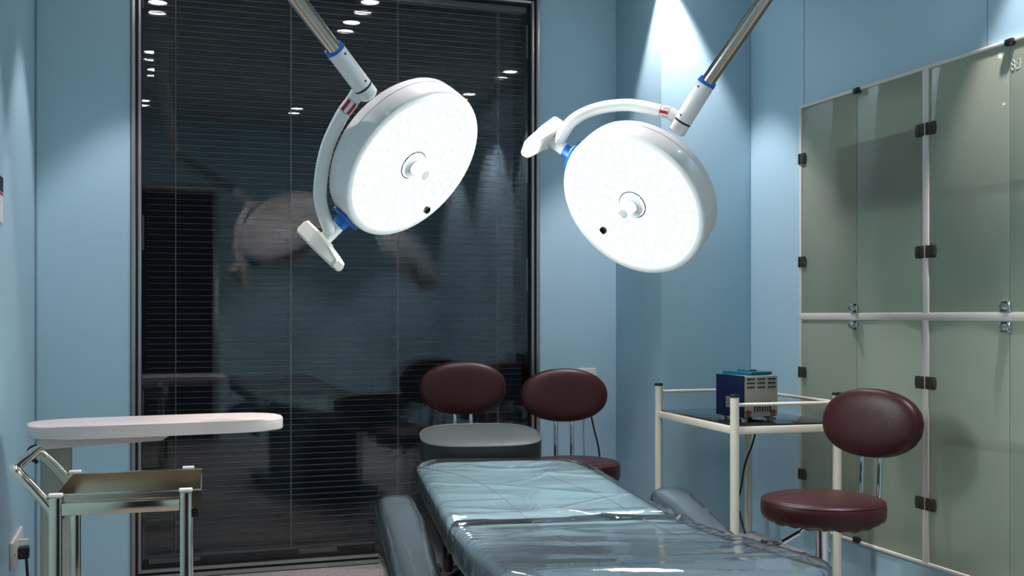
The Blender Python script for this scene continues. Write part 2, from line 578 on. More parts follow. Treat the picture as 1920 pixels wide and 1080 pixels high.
for z0 in (1.325, 2.3, 0.62, 0.075):          # grey clips along the sides and foot of the glass
    MB().box((GX0 + 0.012, WALL_Y + 0.030, z0 + 0.07), (0.008, 0.008, 0.14), bevel=0.002).build('clip', 'clip', win, world=True)
for z0 in (2.22, 1.66, 1.17):
    MB().box((GX1 - 0.014, WALL_Y + 0.030, z0 + 0.075), (0.009, 0.008, 0.15), bevel=0.002).build('clip', 'clip', win, world=True)
MB().box((0.70, WALL_Y + 0.030, 0.068), (0.16, 0.008, 0.02), bevel=0.002).build('clip', 'clip', win, world=True)
MB().box((0.12, WALL_Y + 0.030, 0.068), (0.20, 0.008, 0.02), bevel=0.002).build('clip', 'clip', win, world=True)

blind = thing('venetian_blind', 'grey venetian blind with thin open slats inside the dark window glass', 'blind', ((GX0 + GX1) / 2, WALL_Y + 0.062, 0.05))
MB().box((0, 0, 2.405), (GX1 - GX0 - 0.02, 0.028, 0.05), bevel=0.003).build('head_rail', 'clip', blind)
MB().box((0, 0, 0.03), (GX1 - GX0 - 0.03, 0.024, 0.012), bevel=0.002).build('bottom_rail', 'clip', blind)
sm = MB()
sw = GX1 - GX0 - 0.05
sm.grid(lambda u, v: Vector(((u - 0.5) * sw, (v - 0.5) * 0.012, 0.0012 * (1 - (2 * v - 1) ** 2))), 1, 6)
sm.grid(lambda u, v: Vector(((u - 0.5) * sw, (0.5 - v) * 0.012, 0.0012 * (1 - (2 * v - 1) ** 2) - 0.0007)), 1, 6)
slat0 = sm.build('slat', 'slat', blind)
slat0.location = (0, 0, 0.055)
for k in range(1, 95):
    s = slat0.copy()
    COL.objects.link(s)
    s.location = (0, 0, 0.055 + k * 0.0247)
for x in (-0.695, -0.229, 0.232, 0.692):
    c = MB()
    for yy in (-0.0125, 0.0125):
        c.cyl((x, yy, 0.035), (x, yy, 2.385), 0.0012, seg=6)
    c.build('ladder_cord', 'cord', blind)

# ------------------------------------------------------------------ downlights
def downlight(x, y, power=1.0, first=[None]):
    if first[0] is None:
        t = thing('downlight', 'small round recessed ceiling downlight reflected in the dark window or added to light the rear wall', 'ceiling light', (x, y, CEIL), group='ceiling downlights')
        MB().lathe([(0.048, 0.0), (0.050, -0.006), (0.062, -0.006), (0.066, 0.0), (0.048, 0.0)]).build('trim_ring', 'white', t)
        MB().lathe([(0.0, -0.002), (0.047, -0.002), (0.047, 0.0), (0.0, 0.0)]).build('lens', 'spot_lens', t)
        L = bpy.data.lights.new('beam', 'SPOT')
        L.energy = SPOT_WATTS
        L.color = SPOT_COLOR
        L.spot_size = math.radians(66)
        L.spot_blend = 0.35
        L.shadow_soft_size = 0.02
        lo = bpy.data.objects.new('beam', L)
        COL.objects.link(lo)
        lo.parent = t
        lo.location = (0, 0, -0.03)
        first[0] = t
    else:
        t = copy_tree(first[0])
        t.location = (x, y, CEIL)
    for ch in t.children:
        if ch.type == 'LIGHT' and power != 1.0:
            ch.data = ch.data.copy()
            ch.data.energy = SPOT_WATTS * power
    return t
for x, y, w in ((2.016, 4.02, 1.0), (0.03, 4.10, 0.6), (1.10, 3.20, 1.0), (1.12, 3.62, 0.4), (0.07, 3.26, 0.55), (0.05, 2.12, 0.8), (0.07, 1.62, 0.8), (2.33, 2.32, 1.3), (2.28, 1.52, 1.6), (0.0, 0.5, 0.8), (1.15, 0.55, 1.0), (2.2, 0.5, 1.2)):  # last two are added out of view to light the rear wall
    downlight(x, y, w)

# ------------------------------------------------------------------ surgical lamps
def surgical_lamp(label, C, n, e, arm, sleeve_top, sleeve_bot, cap_end, E, hub, sensor, sticker):
    C, n, e = Vector(C), Vector(n).normalized(), Vector(e)
    e = (e - n * e.dot(n)).normalized()
    t = n.cross(e).normalized()
    hub = Vector(hub)
    root = thing('surgical_lamp', label, 'surgical lamp', (hub.x, hub.y, CEIL), group=None)
    # ceiling mount and spring arm
    MB().lathe([(0, 0), (0.11, 0), (0.11, -0.03), (0.045, -0.05), (0.04, -0.22), (0, -0.22)]).build('ceiling_mount', 'white', root)
    E = Vector(E)
    knee = Vector((hub.x, hub.y, CEIL - 0.2))
    s = MB()
    s.tube([knee + Vector((0, 0, 0.03)), knee, knee.lerp(E, 0.5), E], 0.038, seg=20)
    s.superquad(E, (0.05, 0.05, 0.05), 1, 1)
    s.build('spring_arm', 'white', root, world=True)
    st, sb, ce = Vector(sleeve_top), Vector(sleeve_bot), Vector(cap_end)
    ax = (sb - st).normalized()
    MB().cyl(E, st + ax * 0.01, 0.0215).build('steel_tube', 'tube_steel', root, world=True)
    MB().lathe([(0.0215, -0.012), (0.026, -0.012), (0.0285, 0.0), (0.0285, 0.004), (0.0215, 0.004)], st, ax).build('blue_ring', 'blue', root, world=True)
    L = (sb - st).length
    sl = MB().lathe([(0.0215, 0.004), (0.0275, 0.004), (0.0275, L), (0.0, L)], st, ax).build('sleeve', 'white', root, world=True)
    toward = Vector((0, 0, 1.06)) - st
    side = (toward - ax * toward.dot(ax)).normalized()
    side = (Matrix.Rotation(math.radians(-35 if sensor[0] > 0 else 35), 3, ax) @ side)
    for d in (0.018, L - 0.014):
        p = st + ax * d + side * 0.0272
        MB().cyl(p - side * 0.002, p + side * 0.0008, 0.0034, seg=14).build('screw_hole', 'black', sl, world=True)
    MB().cyl(sb - ax * 0.001, sb + ax * 0.0065, 0.0272).build('black_ring', 'black', root, world=True)
    Lc = (ce - sb).length + 0.012
    MB().lathe([(0, 0.0065), (0.0275, 0.0065), (0.0275, Lc - 0.006), (0.0215, Lc), (0, Lc)], sb, ax).build('end_cap', 'white', root, world=True)
    # curved arm down to the neck
    N0 = C - n * 0.045 + e * 0.25
    tee = N0 + e * 0.066
    pts = [Vector(p) for p in arm] + [tee]
    path = spline(pts, 10)
    a = MB().tube(path, 0.0195, seg=20).build('curved_arm', 'white', root, world=True)
    # printed sticker wrapped round the top of the arm
    i0, i1 = sticker
    sub = path[i0:i1 + 1]
    tg = (sub[-1] - sub[0]).normalized()
    vw = Vector((0, 0, 1.06)) - sub[0]
    vw = (vw - tg * vw.dot(tg)).normalized()
    sd = tg.cross(vw)
    def wrap(mb, u0, u1, a0, a1, r):
        def fn(u, v):
            k = (u0 + (u1 - u0) * u) * (len(sub) - 1)
            i = min(int(k), len(sub) - 2)
            p = sub[i].lerp(sub[i + 1], k - i)
            an = math.radians(a0 + (a1 - a0) * v)
            return p + (vw * math.cos(an) + sd * math.sin(an)) * r
        return mb.grid(fn, 8, 10)
    stk = wrap(MB(), 0, 1, -75, 75, 0.0199).build('sticker', 'sticker', a, world=True)
    edge = MB()
    for u0, u1 in ((0.0, 0.03), (0.97, 1.0)):
        wrap(edge, u0, u1, -75, 75, 0.02005)
    edge.build('sticker_border', 'ink', a, world=True)
    if sensor[0] > 0:
        wrap(MB(), 0.06, 0.94, -52, -22, 0.0202).build('red_band', 'red', a, world=True)
        wrap(MB(), 0.06, 0.94, 8, 40, 0.0202).build('red_band', 'red', a, world=True)
        ink = MB()
        for q in range(14):
            wrap(ink, 0.08 + q * 0.06, 0.11 + q * 0.06, 50, 56, 0.0202)
        ink.build('printed_lines', 'ink', a, world=True)
    else:
        wrap(MB(), 0.08, 0.96, -20, 8, 0.0202).build('red_band', 'red', a, world=True)
        ink = MB()
        for a0 in (-58, -42, 24, 38):
            for q in range(7):
                wrap(ink, 0.12 + q * 0.11, 0.20 + q * 0.11, a0, a0 + 7, 0.0202)
        ink.build('printed_lines', 'ink', a, world=True)
    # lamp head
    hd = MB().lathe([(0.2215, -0.010), (0.2225, -0.002), (0.226, 0.0), (0.242, 0.0), (0.2475, -0.003), (0.2505, -0.010), (0.2515, -0.055),
                     (0.2500, -0.0562), (0.2500, -0.0578), (0.2515, -0.059), (0.250, -0.082), (0.240, -0.094), (0.20, -0.103), (0.0, -0.108)], C, n, 96)
    hd.build('lamp_head', 'white', root, world=True)
    le = MB()
    le.lathe([(0.0, -0.0075), (0.2222, -0.0075)], C, n, 96, mi=0)
    m0 = basis(e, t, n, C)
    for r, cnt in ((0.066, 10), (0.098, 15), (0.132, 21), (0.166, 27), (0.198, 32)):
        for k in range(cnt):
            an = 2 * PI * (k + 0.35 * (r * 40 % 1)) / cnt
            if math.hypot(r * math.cos(an) - sensor[1], r * math.sin(an) - sensor[2]) < 0.0235:
                continue
            le.lathe([(0.0140, 0.0), (0.0134, 0.0006), (0, 0.0007)], C + m0.to_3x3() @ Vector((r * math.cos(an), r * math.sin(an), -0.0074)), n, 10, mi=1)
    le.build('lens', ('led_plate', 'led'), root, world=True)
    hb = MB().lathe([(0.0, -0.0074), (0.043, -0.0074), (0.041, 0.001), (0.037, 0.003), (0.0, 0.003)], C, n).lathe([(0.0425, -0.0078), (0.0425, -0.0058), (0.0465, -0.0058), (0.0465, -0.0078)], C, n, mi=1).build('handle_plate', ('handle_white', 'ink'), root, world=True)
    hn = MB().lathe([(0.0, 0.004), (0.021, 0.004), (0.019, 0.010), (0.017, 0.034), (0.019, 0.046), (0.016, 0.052), (0.0, 0.053)], C, n, 24)
    hn.build('handle', 'handle_white', root, world=True)
    sx, sy = abs(sensor[1]), sensor[2]
    sp = C + m0.to_3x3() @ Vector((sensor[1], sensor[2], 0))
    MB().cyl(sp - n * 0.007, sp + n * 0.003, 0.0115, seg=20, bevel=0.001).build('sensor', 'matte_black', root, world=True)
    # blue saddle and collar, white tee
    me = MB()
    me.box((0, 0, 0.006), (0.085, 0.062, 0.012), bevel=0.005)
    me.lathe([(0, 0.0), (0.027, 0.004), (0.0235, 0.016), (0.0225, 0.036), (0, 0.036)], (0, 0, 0), (0, 0, 1))
    me.bm.transform(basis(t, n * -1 if False else e.cross(t), e, N0 - e * 0.001))
    me.build('blue_collar', 'blue', root, world=True)
    MB().cyl(N0 + e * 0.034, N0 + e * 0.092, 0.0205, bevel=0.002).build('tee_joint', 'white', root, world=True)
    # control panel: slab across the end of the tee, long side along the lamp axis
    pc = N0 + e * 0.086
    pm = basis(t, n, t.cross(n), pc)      # local x: width, y: along lamp axis
    zs = 1 if (t.cross(n)).dot(e) > 0 else -1
    p = MB()
    bm = bmesh.new()
    secs = [(-0.078, 0.034, 0.006, 0.044), (-0.070, 0.040, 0.000, 0.050), (0.0, 0.042, 0.0, 0.052), (0.016, 0.041, 0.002, 0.052), (0.028, 0.037, 0.006, 0.052), (0.07, 0.035, 0.012, 0.052), (0.098, 0.034, 0.018, 0.050), (0.106, 0.028, 0.024, 0.046)]
    rings = []
    for y, hw, z0, z1 in secs:
        hw *= 0.84
        c = 0.006
        ring_ = []
        for x, z in ((-hw + c, z0), (hw - c, z0), (hw, z0 + c), (hw, z1 - c), (hw - c, z1), (-hw + c, z1), (-hw, z1 - c), (-hw, z0 + c)):
            ring_.append(bm.verts.new((x, y, z * zs)))
        rings.append(ring_)
    for r0, r1 in zip(rings, rings[1:]):
        for i in range(8):
            k = (i + 1) % 8
            bm.faces.new((r0[i], r0[k], r1[k], r1[i]))
    bm.faces.new(rings[0])
    bm.faces.new(rings[-1])
    bmesh.ops.recalc_face_normals(bm, faces=bm.faces)
    bm.transform(pm)
    p.add(bm)
    po = p.build('control_panel', 'cream', root, world=True, angle=28)
    s = MB().box((0, -0.022, 0.0522 * zs), (0.056, 0.076, 0.002), bevel=0.001)
    s.bm.transform(pm)
    s.build('screen', 'screen', po, world=True)
    return root

surgical_lamp('round white surgical lamp in front of the dark window, arm hanging from the upper left',
              (0.767, 3.171, 1.506), (0.478, -0.65, -0.59), (-0.171, 0.036, -0.178),
              [(0.568, 2.988, 1.690), (0.549, 3.016, 1.655), (0.525, 3.042, 1.618), (0.496, 3.105, 1.541), (0.484, 3.151, 1.450), (0.491, 3.191, 1.383)],
              (0.488, 2.928, 1.776), (0.571, 2.977, 1.694), (0.586, 2.988, 1.675), (0.163, 2.584, 2.026), (0.10, 2.60, CEIL),
              (1, 0.05, 0.208), (8, 17))
surgical_lamp('round white surgical lamp in front of the blue pillar, arm hanging from the upper right',
              (1.434, 3.08, 1.401), (-0.723, -0.415, -0.552), (-0.182, 0.118, 0.15),
              [(1.556, 2.997, 1.664), (1.535, 3.016, 1.683), (1.514, 3.035, 1.692), (1.437, 3.103, 1.718), (1.354, 3.163, 1.712), (1.282, 3.198, 1.674)],
              (1.607, 2.919, 1.761), (1.564, 2.986, 1.657), (1.554, 3.002, 1.632), (1.717, 2.48, 2.133), (1.80, 2.25, CEIL),
              (-1, 0.05, 0.157), (10, 20))

# ------------------------------------------------------------------ treatment bed
BW, BT = 0.567, 0.105
bed = thing('treatment_bed', 'grey blue padded treatment bed covered in wrinkled clear plastic', 'treatment bed', (0.962, 2.43, 0), math.radians(-9.3))
TOP = 0.57
def top_z(y):
    if y >= 0:
        return TOP
    return TOP + 0.068 * min(1.0, (-y / 0.80)) ** 1.2
def half_w(y, y0, y1, r0, r1):
    w = BW / 2
    for yy, r in ((y0, r0), (y1, r1)):
        d = abs(y - yy)
        if r > 0 and d < r:
            w -= r * (1 - math.sqrt(max(0.0, 1 - ((r - d) / r) ** 2)))
    return w
def cushion(y0, y1, r0, r1, grow=0.0):
    NY, NX = 64, 40
    mb = MB()
    prof = []
    for i in range(NX + 1):
        u = -1 + 2 * i / NX
        u = math.copysign(abs(u) ** 0.8, u)
        prof.append((u, (1 - abs(u) ** 12) ** (1 / 2.5)))
    for i in range(1, 13):
        u = 1 - 2 * i / 12
        prof.append((u * 0.985, -(1 - abs(u * 0.985) ** 12) ** (1 / 2.5)))
    P = len(prof)
    ys = []
    for j in range(NY + 1):
        s = j / NY
        s = 0.5 - 0.5 * math.cos(PI * s)
        ys.append(y0 + (y1 - y0) * s)
    bm = bmesh.new()
    rings = []
    for y in ys:
        hw = half_w(y, y0, y1, r0, r1) + grow
        d = min(abs(y - y0), abs(y - y1))
        er = 0.03
        k = 1.0 if d > er else math.sqrt(max(0, 1 - ((er - d) / er) ** 2))
        hz = BT / 2
        zc = top_z(y) - hz
        rings.append([bm.verts.new((u * max(hw, 0.02), y, zc + w * hz * (0.62 + 0.38 * k))) for u, w in prof])
    for a, b_ in zip(rings, rings[1:]):
        for i in range(P):
            k = (i + 1) % P
            bm.faces.new((a[i], a[k], b_[k], b_[i]))
    bm.faces.new(rings[0][::-1])
    bm.faces.new(rings[-1])
    bmesh.ops.recalc_face_normals(bm, faces=bm.faces)
    return mb.add(bm)
cushion(0.010, 1.10, 0.02, 0.10).build('back_cushion', 'vinyl', bed, angle=50)
cushion(-0.88, -0.010, 0.10, 0.02).build('seat_cushion', 'vinyl', bed, angle=50)
pp = MB()
for sx in (-1, 1):
    for (ya, yb, r0, r1) in ((0.02, 1.09, 0.02, 0.10), (-0.87, -0.02, 0.10, 0.02)):
        pts = []
        for j in range(30):
            y = ya + (yb - ya) * j / 29
            y0, y1 = (0.010, 1.10) if ya > 0 else (-0.88, -0.010)
            pts.append((sx * (half_w(y, y0, y1, r0, r1) - 0.001), y, top_z(y) - 0.019))
        pp.tube(pts, 0.0042, seg=8)
pp.build('piping', 'piping', bed)
# quilting seams that curve across the upholstery
sm = MB()
for pts in ([(-0.27, 0.95), (-0.18, 0.80), (-0.12, 0.55), (-0.10, 0.30), (-0.09, 0.03)], [(0.20, 1.02), (0.10, 0.78), (0.13, 0.55), (0.17, 0.30), (0.18, 0.03)],
            [(-0.09, -0.03), (-0.08, -0.3), (-0.06, -0.6), (-0.05, -0.86)], [(0.18, -0.03), (0.17, -0.3), (0.16, -0.6), (0.15, -0.84)]):
    sm.tube([(x, y, top_z(y) + 0.0007) for x, y in [(p.x, p.y) for p in spline([(x, y, 0) for x, y in pts], 8)]], 0.0014, seg=6)
sm.build('stitching', 'piping', bed)
# clear plastic cover with creases
def film_z(x, y):
    e = abs(x) / (BW / 2)
    z = 0.005
    amp = 0.30 + 0.9 * math.exp(-((y + 0.02) / 0.22) ** 2)
    z += 0.0050 * noise.noise(Vector((x * 2.2, y * 3.2, 1.7)))
    z += 0.0030 * amp * noise.noise(Vector((x * 2.4 + 0.5 * y, y * 15.0, 5.1)))
    rid = 1 - abs(noise.noise(Vector((x * 1.6 + y * 0.8, y * 5.0 + x * 0.9, 9.3)))) * 2
    z += 0.0075 * amp * max(0, rid) ** 5
    rid = 1 - abs(noise.noise(Vector((x * 3.6 - y * 2.6, y * 2.6, 3.3)))) * 2
    z += 0.0022 * max(0, rid) ** 8
    # shallow hollow left by a head near the far end
    q = math.hypot((x - 0.02) / 0.13, (y - 0.93) / 0.10)
    z += 0.004 * math.exp(-((q - 1) / 0.25) ** 2) - 0.003 * math.exp(-(q / 0.7) ** 2)
    # ripples gathered along the left side next to the fold
    if x < 0:
        z += 0.0028 * math.sin(y * 2 * PI / 0.034 + 6 * x + 2 * noise.noise(Vector((y * 8, 0, 0)))) * min(1, max(0, e - 0.66) / 0.2) * math.exp(-((y + 0.16) / 0.28) ** 2)
    z += -0.016 * math.exp(-(y / 0.020) ** 2) + 0.007 * math.exp(-((y - 0.055) / 0.03) ** 2) + 0.008 * math.exp(-((y + 0.06) / 0.035) ** 2)
    return z
def film_pt(u, v):
    y = -0.875 + v * (1.095 + 0.875)
    hw = half_w(y, -0.88, 1.10, 0.10, 0.10) + 0.003
    s = -1 + 2 * u                       # -1..1, the outer tenth hangs down the sides
    lim = 0.86
    if abs(s) < lim:
        x = s / lim * (hw - 0.018)
        drop = 0
    else:
        k = (abs(s) - lim) / (1 - lim)
        a = min(1.0, k / 0.35) * PI / 2
        x = math.copysign(hw - 0.018 + 0.018 * math.sin(a), s)
        drop = 0.018 * (1 - math.cos(a)) + max(0, (k - 0.35) / 0.65) * 0.05
        x += math.copysign(0.003 * noise.noise(Vector((y * 16, drop * 20, s))), s) * min(1, drop / 0.03)
    return Vector((x, y, top_z(y) + film_z(x, y) - drop))
MB().grid(film_pt, 90, 260).build('plastic_cover', 'film', bed, angle=180)
# headrest at the far end: dark sides, softly domed grey top
hm = Matrix.Translation((-0.035, 1.295, 0.606)) @ Matrix.Rotation(math.radians(11), 4, 'X')
out = []
for k in range(64):
    a = 2 * PI * k / 64
    out.append((0.215 * math.copysign(abs(math.cos(a)) ** 0.62, math.cos(a)) * (1 + 0.05 * math.sin(a) * -1), 0.135 * math.copysign(abs(math.sin(a)) ** 0.72, math.sin(a))))
MB().prism(out, -0.045, 0.030, hm, bevel=0.008).build('headrest', 'dark_vinyl', bed)
def head_top(u, v):
    a = 2 * PI * u
    x = 0.212 * math.copysign(abs(math.cos(a)) ** 0.62, math.cos(a)) * (1 - 0.05 * math.sin(a))
    y = 0.132 * math.copysign(abs(math.sin(a)) ** 0.72, math.sin(a))
    return hm @ Vector((x * v, y * v, 0.031 + 0.012 * (1 - v ** 4)))
MB().grid(head_top, 64, 14, closed_u=True).build('headrest_top', 'grey_vinyl', bed, angle=60)
MB().tube([hm @ Vector((x * 0.99, y * 0.99, 0.030)) for x, y in out], 0.0035, seg=8, closed=True).build('headrest_piping', 'grey_vinyl', bed)
# armrests
def arm_x(y):
    return 0.388 - 0.03 * (0.45 - y)
def armrest(sx):
    mb = MB()
    rings = []
    bm = bmesh.new()
    ys = [0.47, 0.465, 0.45, 0.42, 0.37, 0.28, 0.15, 0.0, -0.15, -0.28, -0.36, -0.385, -0.395]
    hw = [0.020, 0.034, 0.046, 0.054, 0.057, 0.058, 0.058, 0.056, 0.053, 0.048, 0.040, 0.028, 0.015]
    hz = [0.020, 0.034, 0.048, 0.056, 0.062, 0.066, 0.068, 0.066, 0.062, 0.056, 0.046, 0.034, 0.020]
    tz = [0.535, 0.550, 0.563, 0.570, 0.572, 0.566, 0.552, 0.532, 0.508, 0.488, 0.470, 0.455, 0.440]
    for y, w, h, z in zip(ys, hw, hz, tz):
        r = []
        for k in range(28):
            a = 2 * PI * k / 28
            ca, sa = math.cos(a), math.sin(a)
            ex = 0.75 if sa > 0 else 0.4
            r.append(bm.verts.new((sx * arm_x(y) + w * math.copysign(abs(ca) ** 0.7, ca), y, z - h + h * math.copysign(abs(sa) ** ex, sa))))
        rings.append(r)
    for a, b_ in zip(rings, rings[1:]):
        for k in range(28):
            j = (k + 1) % 28
            bm.faces.new((a[k], a[j], b_[j], b_[k]))
    bm.faces.new(rings[0])
    bm.faces.new(rings[-1])
    bmesh.ops.recalc_face_normals(bm, faces=bm.faces)
    mb.add(bm)
    o = mb.build('armrest', 'arm_vinyl', bed, angle=60)
    pt = [(sx * arm_x(y) + sx * w * 0.93, y, z - h * 0.62) for y, w, h, z in zip(ys, hw, hz, tz)]
    MB().tube(pt, 0.0032, seg=8, n=4).build('piping', 'piping', o)
    MB().box((sx * 0.335, 0.05, 0.41), (0.03, 0.10, 0.16), bevel=0.006).build('bracket', 'black_plastic', o)
    MB().cyl((sx * 0.425, 0.28, 0.475), (sx * 0.445, 0.28, 0.475), 0.022, bevel=0.004).build('knob', 'black_plastic', o)
    def cov(u, v):
        i = v * (len(ys) - 1)
        k = min(int(i), len(ys) - 2)
        f = i - k
        y = ys[k] * (1 - f) + ys[k + 1] * f
        w = hw[k] * (1 - f) + hw[k + 1] * f + 0.004
        h = hz[k] * (1 - f) + hz[k + 1] * f + 0.004
        z = tz[k] * (1 - f) + tz[k + 1] * f + 0.005
        a = math.radians(-25 + 230 * u)
        ca, sa = math.cos(a), math.sin(a)
        ex = 0.75 if sa > 0 else 0.4
        q = 0.0035 * noise.noise(Vector((u * 4, y * 7, sx * 3))) + 0.001 * noise.noise(Vector((u * 14, y * 22, sx * 5)))
        return Vector((sx * arm_x(y) + (w + q) * math.copysign(abs(ca) ** 0.7, ca), y, z - h + (h + q) * math.copysign(abs(sa) ** ex, sa)))
    MB().grid(cov, 40, 60).build('plastic_cover', 'film', o, angle=180)
armrest(-1)
armrest(1)
bs = MB()
bs.box((0, 0.10, 0.435), (0.46, 1.75, 0.055), bevel=0.008)
bs.build('bed_frame', 'black_plastic', bed)
MB().box((0, 0.15, 0.235), (0.36, 0.75, 0.36), bevel=0.02).build('pedestal', 'base_blue', bed)
MB().box((0, 0.15, 0.03), (0.50, 1.10, 0.06), bevel=0.015).build('foot_plate', 'base_blue', bed)
MB().box((-0.035, 1.20, 0.50), (0.18, 0.30, 0.10), bevel=0.01).build('headrest_bracket', 'black_plastic', bed)
# dark padded side panels below the back cushion
for sx in (-1, 1):
    MB().box((sx * 0.262, 0.66, 0.435), (0.03, 0.86, 0.075), bevel=0.01).build('side_panel', 'dark_vinyl', bed)

# ------------------------------------------------------------------ maroon stools
def stool_proto(label):
    t = thing('swivel_stool', label, 'stool', (0, 0, 0), group='maroon swivel stools')
    sz = 0.487
    def edge(p):
        return p
    s = MB()
    prof = [(0.0, sz), (0.10, sz - 0.0005), (0.165, sz - 0.003), (0.182, sz - 0.008), (0.189, sz - 0.017), (0.191, sz - 0.032), (0.190, sz - 0.055), (0.184, sz - 0.068), (0.17, sz - 0.074), (0.0, sz - 0.074)]
    s.lathe(prof, seg=72)
    for v in s.bm.verts:
        if v.co.z < sz - 0.05 and Vector((v.co.x, v.co.y)).length > 0.15:
            a = math.atan2(v.co.y, v.co.x)
            v.co.z += 0.012 * noise.noise(Vector((v.co.x * 9, v.co.y * 9, 2.2))) + 0.003 * math.sin(a * 23) - 0.004
    s.build('seat', 'maroon', t, angle=50)
    MB().tube([(0.1875 * math.cos(2 * PI * k / 72), 0.1875 * math.sin(2 * PI * k / 72), sz - 0.0135) for k in range(72)], 0.0018, seg=6, closed=True).build('seat_seam', 'maroon', t)
    def pucker(p):
        # gathered cover towards the rear rim
        k = max(0.0, p.z / 0.036 * -1)
        a = math.atan2(p.y, p.x)
        w = 1 + 0.012 * k * math.sin(a * 31)
        return Vector((p.x * w, p.y * w, p.z - 0.10 * p.x * p.x))
    bk = Vector((0, 0.245, 0.727))
    m = (basis((1, 0, 0), (0, 0, 1), (0, -1, 0)) @ Matrix.Rotation(math.radians(-9), 4, 'X'))
    bo = MB().superquad(bk, (0.184, 0.112, 0.040), 0.62, 0.92, m, 72, 28, bend=pucker).build('backrest', 'maroon', t, angle=70)
    z = MB()
    z.box((-0.158, 0.262, 0.657), (0.004, 0.003, 0.016), bevel=0.001)
    z.build('zipper_pull', 'black', bo)
    for sx in (-1, 1):
        x = sx * 0.034
        MB().tube([(x, 0.02, sz - 0.084), (x, 0.14, sz - 0.086), (x, 0.205, sz - 0.078), (x, 0.237, sz - 0.035), (x, 0.245, sz + 0.04), (x, 0.250, sz + 0.12), (x, 0.268, sz + 0.25)], 0.0088, n=8).build('back_bar', 'chrome', t)
    MB().cyl((0, 0, 0.04), (0, 0, 0.26), 0.030).lathe([(0.0, 0.26), (0.030, 0.26), (0.028, 0.266), (0, 0.266)]).build('outer_post', 'chrome', t)
    MB().cyl((0, 0, 0.25), (0, 0, sz - 0.07), 0.023).build('gas_post', 'chrome', t)
    MB().box((0, 0.02, sz - 0.083), (0.12, 0.16, 0.012), bevel=0.003).build('seat_plate', 'black_plastic', t)
    MB().lathe([(0, 0), (0.19, 0), (0.192, 0.006), (0.17, 0.018), (0.06, 0.034), (0.034, 0.05), (0.0, 0.05)], seg=64).build('base', 'chrome', t)
    lv = MB().tube([(0, 0, sz - 0.088), (-0.018, -0.03, sz - 0.09), (-0.030, -0.05, sz - 0.098), (-0.042, -0.068, sz - 0.118)], 0.005, n=6).build('lever', 'chrome', t)
    MB().cyl((-0.038, -0.062, sz - 0.113), (-0.070, -0.108, sz - 0.146), 0.0082, 0.0092, bevel=0.002).build('lever_grip', 'chrome', lv)
    return t
st = stool_proto('maroon swivel stool by the glass cabinet with a chrome post')
st.location = (2.01, 2.91, 0.010)
st.rotation_euler = (0, 0, math.radians(-72.4))
s2 = copy_tree(st)
s2['label'] = 'maroon swivel stool by the window edge, its round seat beside the bed corner'
s2.location = (1.615, 4.024, 0)
s2.rotation_euler = (0, 0, math.radians(-13.8))
s3 = copy_tree(st)
s3['label'] = 'maroon swivel stool behind the dark headrest, only its oval backrest showing'
s3.location = (1.236, 4.167, 0.03)
s3.rotation_euler = (0, 0, math.radians(-9))
for ch in st.children:
    if ch.name.startswith('backrest'):
        ch.location.z -= 0.026      # set lower on its bars than on the other stools

# ------------------------------------------------------------------ cream pipe table with smoked glass top
tb = thing('glass_top_table', 'cream tubular side table with smoked glass top beside the blue pillar', 'table', (2.15, 3.63, 0), math.radians(-3.2))
HX, HY = 0.2, 0.33
corners = {'A': (-HX, HY), 'B': (-HX, -HY), 'C': (HX, -HY), 'D': (HX, HY)}
for k, (x, y) in corners.items():
    lg = MB().cyl((x, y, 0.0), (x, y, 0.778), 0.0155, seg=24).build('leg', 'pipe_cream', tb)
    MB().lathe([(0, 0.778), (0.0165, 0.778), (0.0175, 0.782), (0.0160, 0.788), (0.0, 0.790)], (x, y, 0), (0, 0, 1), 24).build('leg_cap', 'black_plastic', lg)
def rail(p, q, z, r=0.0065):
    MB().cyl((p[0], p[1], z), (q[0], q[1], z), r, seg=14).build('rail', 'pipe_cream', tb)
A, B_, C_, D_ = corners['A'], corners['B'], corners['C'], corners['D']
rail(A, D_, 0.755)
rail(D_, C_, 0.752)
rail(B_, C_, 0.752)
for z in (0.663,):
    fr = MB()
    fr.box((0, -HY, z), (2 * HX, 0.016, 0.026), bevel=0.003)
    fr.box((0, HY, z), (2 * HX, 0.016, 0.026), bevel=0.003)
    fr.box((-HX, 0, z), (0.016, 2 * HY, 0.026), bevel=0.003)
    fr.box((HX, 0, z), (0.016, 2 * HY, 0.026), bevel=0.003)
    fr.build('shelf_frame', 'pipe_cream', tb)
MB().box((0, 0, 0.679), (2 * HX - 0.014, 2 * HY - 0.014, 0.006), bevel=0.001).build('glass_top', 'dark_glass', tb)

